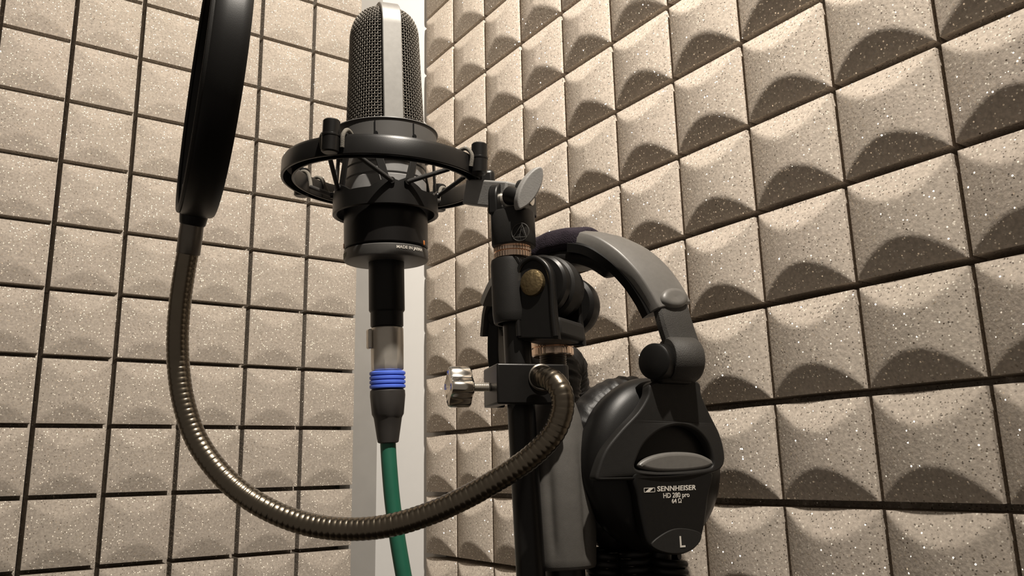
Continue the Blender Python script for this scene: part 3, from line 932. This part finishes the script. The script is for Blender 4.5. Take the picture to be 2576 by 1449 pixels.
# bell-shaped yoke with the arched opening
bell = smooth_loop(LF, [(1640, 962), (1700, 955), (1758, 960), (1768, 995), (1790, 1042), (1816, 1090), (1829, 1135), (1828, 1166), (1812, 1184), (1780, 1193), (1700, 1203), (1600, 1208), (1545, 1210), (1512, 1208), (1514, 1180), (1532, 1130), (1568, 1080), (1608, 1034), (1630, 995)], .010, 5)
hole = smooth_loop(LF, [(1602, 1178), (1606, 1150), (1626, 1112), (1662, 1082), (1706, 1070), (1748, 1080), (1780, 1110), (1796, 1150), (1794, 1174), (1760, 1182), (1700, 1187), (1640, 1187)], .010, 5)
bp_ = plate(LF, [bell, hole], .0030, .0105, .0014)
def dish(mb, F, k):
    for i, p in enumerate(mb.v):
        q = p - F.o
        x, y = q.dot(F.x), q.dot(F.y)
        mb.v[i] = p - F.z * (k * (x * x) / a_c ** 2)
dish(bp_, CFc, .004)
yokeL = obj('cup_yoke', bp_, M_DARKGREY, hp, smooth=40, label='dark grey bell-shaped yoke holding the ear cup')
lens = smooth_loop(LF, [(1602, 1172), (1625, 1152), (1665, 1140), (1710, 1137), (1755, 1142), (1788, 1158), (1793, 1170), (1760, 1182), (1700, 1188), (1640, 1186)], .006, 5)
lb = plate(LF, [lens], .0030, .0080, .0022)
obj('ridge', lb, M_BAND, cupL, smooth=60, label='lens-shaped grey ridge in the opening')
pan = smooth_loop(LF, [(1598, 1186), (1700, 1192), (1790, 1184), (1783, 1250), (1772, 1330), (1755, 1374), (1722, 1394), (1690, 1396), (1655, 1388), (1632, 1372), (1618, 1320), (1605, 1250)], .009, 4)
pm = plate(LF, [pan], .0015, .0092, .0018)
face = obj('name_plate', pm, M_BLACK, cupL, smooth=40)
badge = smooth_loop(LF, [(1640, 1368), (1668, 1344), (1700, 1330), (1735, 1331), (1765, 1343), (1757, 1370), (1724, 1390), (1690, 1393), (1655, 1384)], .0105, 4)
obj('badge', plate(LF, [badge], .0088, .0104, .0005), M_DARKGREY, face, smooth=40, label='raised rounded badge')
def print_on(F, body, px, py, size, z, **k):
    x, y = F.hit(px, py, z)
    return text(body, F.at(x, y, 0), size, z, **k)
zt = .0093
mm = 0.463 / FPX
obj('lettering', print_on(LF, 'SENNHEISER', 1653, 1236, .0038, zt, offset=.00007, shear=.10, xs=1.22, spacing=1.06), M_WHITE, face, smooth=0, label='white maker lettering')
obj('lettering', print_on(LF, 'HD 280 pro', 1668, 1253, .0038, zt, offset=.00003, xs=.98), M_WHITE, face, smooth=0, label='white model lettering')
obj('lettering', print_on(LF, '64 \u03a9', 1690, 1266, .0034, zt, offset=.00003), M_WHITE, face, smooth=0, label='white impedance lettering')
obj('lettering', print_on(LF, 'L', 1709, 1377, .0085, .0105, offset=.0001), M_WHITE, face, smooth=0, label='white side letter')
e0 = LF.hit(1620, 1239, zt); e1 = LF.hit(1647, 1222, zt)
ew, eh = e1[0] - e0[0], abs(e1[1] - e0[1]) * .72
el = MB()
ef = LF.at(e0[0], e0[1], zt)
t_ = .00028
for x0_, y0_, x1_, y1_ in ((0, 0, ew, t_), (0, eh - t_, ew, eh), (0, 0, t_, eh), (ew - t_, 0, ew, eh)):
    el.prism(ef, [(x0_, y0_), (x1_, y0_), (x1_, y1_), (x0_, y1_)], 0, .00015)
el.prism(ef, [(ew * .14, eh * .1), (ew * .48, eh * .1), (ew * .86, eh * .9), (ew * .52, eh * .9)], 0, .00015)
obj('emblem', el, M_WHITE, face, smooth=0, label='boxed slanted emblem')
# headband path, over the clutch to the far side
hb_px = [(1716, 836, .478), (1700, 790, .481), (1672, 735, .486), (1632, 680, .492), (1580, 634, .500), (1520, 606, .510), (1452, 604, .522), (1390, 622, .535), (1335, 655, .548), (1292, 700, .560), (1266, 750, .570), (1255, 790, .575)]
hbp = evenly(crom([P(*q) for q in hb_px], 10), .004)
hdir = (hbp[-1] - hbp[0]); hdir = V((hdir.x, hdir.y, 0)).normalized()
wdir = (HR * .86 + HF * .50).normalized()
if wdir.dot(HR) < 0: wdir = -wdir
# width direction leans so that the outer face shows
def strap(i0, i1, wid, thk, crown=0.0012, taper=None, pts=None, off=0.0):
    pts = pts or hbp
    mb = MB(); rings = []
    for i in range(i0, i1 + 1):
        p = pts[i]
        t = (pts[min(i + 1, len(pts) - 1)] - pts[max(i - 1, 0)]).normalized()
        w = (wdir - t * wdir.dot(t)).normalized()
        nrm = w.cross(t)
        if nrm.dot(p - P(1500, 850, .52)) < 0: nrm = -nrm
        u = (i - i0) / max(1, i1 - i0)
        h = wid / 2 * (taper(u) if taper else 1)
        k = thk / 2
        ring = []
        for a, b in ((-1, -1), (-1, .2), (-.88, .75), (-.5, 1.0), (0, 1.1), (.5, 1.0), (.88, .75), (1, .2), (1, -1), (.5, -1.05), (-.5, -1.05)):
            ring.append(p + w * (a * h) + nrm * (b * k + off))
        rings.append(ring)
    return mb.loft(rings)
nhb = len(hbp) - 1
def idx(x):  # nearest path index to a pixel column
    return min(range(nhb + 1), key=lambda i: abs(proj(hbp[i])[0] - x))
i_end, i_pad0, i_pad1 = idx(1690), idx(1462), idx(1350)
WB = .0330
band = obj('headband', strap(i_end, i_pad0, WB, .0135, taper=lambda u: 1 - .06 * abs(2 * u - 1), off=-.0022), M_BAND, hp, smooth=32, bevel=.0008, label='grey plastic headband shell')
obj('headband', strap(i_pad1, idx(1262), WB, .0085), M_BAND, hp, smooth=32, label='grey plastic headband shell')
obj('headband_shade', strap(i_end, i_pad0, WB * 1.015, .0090, off=-.0060), M_BLACK, hp, smooth=32, label='black strap standing in for shade inside the headband')  # black layer puts the shade on the band's inner edges into colour
padp = strap(i_pad0 - 2, i_pad1, WB * 1.02, .0165, off=-.001)
for i, p in enumerate(padp.v):
    padp.v[i] = p + V((noise.noise(p * 160), noise.noise(p * 160 + V((5, 1, 2))), noise.noise(p * 160 + V((9, 4, 7))))) * .0016
obj('headband_pad', padp, M_PAD, hp, smooth=80, sub=2, label='worn dark purple fuzzy pad')
up_ = strap(i_pad0 - 9, i_pad1, WB * .90, .0120, off=-.0125)
for i, p in enumerate(up_.v):
    up_.v[i] = p + noise.noise_vector(p * 120) * .0010
obj('under_pad', up_, M_LEATHER, hp, smooth=80, sub=1)
# adjusting bump on the lower end of the shell
pb = P(1688, 744, .474)
ib = idx(1690)
tb_ = (hbp[ib + 1] - hbp[ib - 1]).normalized()
wb_ = (wdir - tb_ * wdir.dot(tb_)).normalized()
nb_ = wb_.cross(tb_)
if nb_.dot(-FW) < 0: nb_ = -nb_
bi = hbp[idx(1684)]
bf = Fr(bi + nb_ * .0036, wb_, nb_.cross(wb_), nb_)
bump = MB().lathe(bf, [(.0001, -.003), (.0100, -.003), (.0098, .0008), (.0084, .0026), (.0052, .0030), (.0001, .0022)], 48, sx=1.12, sy=.66)
obj('button', bump, M_BAND, band, smooth=60, label='oval size-adjusting bump')
# slider, hinge and its disc on the lettered side
sl_pts = evenly(crom([hbp[i_end].lerp(hbp[i_end + 1], .5), P(1697, 800, .479), P(1709, 840, .4765), P(1720, 870, .4745)], 10), .003)
obj('slider', strap(0, len(sl_pts) - 1, WB * .74, .0065, pts=sl_pts), M_TEXGREY, hp, smooth=32, label='rough dark grey slider')
hc_ = P(1708, 905, .470)
hxd = (LX * cos(radians(8)) + LN * sin(radians(8))).normalized()
hfz2 = zframe(hc_, hxd, UP)
hb1 = MB().lathe(hfz2.at(0, 0, -.004), [(.0001, -.0045), (.0120, -.0045), (.0132, -.0030), (.0132, .0125), (.0122, .0140), (.0001, .0140)], 56)
obj('hinge', hb1, M_TEXGREY, hp, smooth=45, label='rounded hinge housing')
hb2 = MB().lathe(zframe(P(1652, 910, .462), (LX * .93 - LN * .36).normalized(), UP), [(.0001, -.0040), (.0092, -.0040), (.0104, -.0030), (.0107, .0030), (.0098, .0090), (.0001, .0090)], 56)
obj('hinge_cap', hb2, M_BLACK, hp, smooth=45)
lk = MB().box(zframe(P(1688, 935, .469), UP, LX), .0250, .0110, .0150)
obj('hinge_block', lk, M_BLACK, hp, bevel=.003)
# cord leaving the lettered cup
q0 = CFc(a_c * .05, -b_c + .004, -.012)
cd = [q0, q0 + V((0, 0, -.018)), q0 + V((.002, -.002, -.06))]
obj('plug_boot', MB().tube(crom(cd[:2], 4), lambda t: .0062 - .001 * t, 20), M_BLACK, hp)
coil = []
start = q0 + V((0.002, -.004, -.006)); nt_ = 30
CR = .0085
def column(c, z0, z1, down):                   # one coiled length of the folded cord
    m = int(abs(z1 - z0) / .0043) * 16
    for i in range(m):
        a = 2 * pi * i / 16
        coil.append(V((c.x + CR * cos(a), c.y + CR * sin(a), z0 + (z1 - z0) * i / m)))
hl = -HR
lo_z = start.z - .19
column(start, start.z, lo_z, True)
column(start + hl * .0185 + HF * .004, lo_z, start.z + .004, False)
column(start + hl * .0370 + HF * .007, start.z + .004, lo_z - .03, True)
ls = coil[-1]
tail = [V((ls.x, ls.y - .02, ls.z - .05)), V((start.x + .0, start.y - .09, .60)), V((start.x - .01, start.y - .16, .12)), V((start.x - .05, start.y - .20, .004)), V((start.x - .28, start.y - .26, .003))]
obj('coiled_cord', MB().tube(coil + crom([coil[-1]] + tail, 10)[1:], .0022, 8), M_BLACK, hp, smooth=80, label='folded black coiled cord')
# far side: slider, hinge and cup turned edge-on behind the stand
RN = (-HR * .97 + HF * .24).normalized()
RX = RN.cross(UP) * -1
fr_h = P(1252, 792, .575)
obj('slider', strap(0, 6, WB * .8, .0065, pts=evenly([hbp[-3], hbp[-1], P(1250, 840, .577)], .004) + [P(1250, 845, .577)] * 3), M_TEXGREY, hp, smooth=32)
obj('hinge', MB().lathe(zframe(P(1258, 790, .575), RN), [(.0001, -.005), (.0110, -.005), (.0120, -.003), (.0120, .004), (.0108, .006), (.0001, .006)], 48, sx=1.0, sy=1.0), M_BLACK, hp, smooth=45)
yk_p = [P(1252, 800, .577), P(1250, 850, .577), P(1251, 915, .577), P(1266, 985, .578)]
obj('cup_yoke', MB().loft([[p + RN * a * .004 + RN.cross(UP) * b * .011 for a, b in ((-1, -1), (1, -1), (1, 1), (-1, 1))] for p in crom(yk_p, 6)]), M_DARKGREY, hp, smooth=32, bevel=.001)
RFc = Fr(P(1312, 1010, .580), RN.cross(UP) * -1, UP, RN)
RFc = Fr(RFc.o, UP.cross(RN), UP, RN)
ear_cup(hp, RFc.at(0, 0, 0), .030, .036, 1.0)

# ------------------------------------------------------------------ light and camera
def lamp(name, loc, target, power, size, col, angle=70, blend=0.6):
    d = bpy.data.lights.new(name, 'SPOT')
    d.energy = power; d.shadow_soft_size = size; d.color = col
    d.spot_size = radians(angle); d.spot_blend = blend
    o = bpy.data.objects.new(name, d); COL.objects.link(o)
    o.location = loc
    o.rotation_euler = (V(target) - V(loc)).to_track_quat('-Z', 'Y').to_euler()
    return o
lamp('ceiling_spot', (-0.265, -0.91, 2.36), (-0.02, -0.20, 1.72), 101, 0.012, (1.0, 0.92, 0.815), 90, 1.0)
wd = bpy.data.worlds.new('World'); SC.world = wd
wd.use_nodes = True
bg = wd.node_tree.nodes['Background']
bg.inputs[0].default_value = (1.0, 0.87, 0.74, 1); bg.inputs[1].default_value = 0.165

cd_ = bpy.data.cameras.new('camera')
cd_.sensor_width = 36; cd_.lens = 36 * FPX / 2576; cd_.clip_start = 0.01
co = bpy.data.objects.new('camera', cd_); COL.objects.link(co)
co.matrix_world = Matrix(((AX.x, BX.x, -FW.x, CAM.x), (AX.y, BX.y, -FW.y, CAM.y), (AX.z, BX.z, -FW.z, CAM.z), (0, 0, 0, 1)))
SC.camera = co
SC.view_settings.view_transform = 'Standard'
SC.view_settings.look = 'None'
SC.view_settings.exposure = 0.0
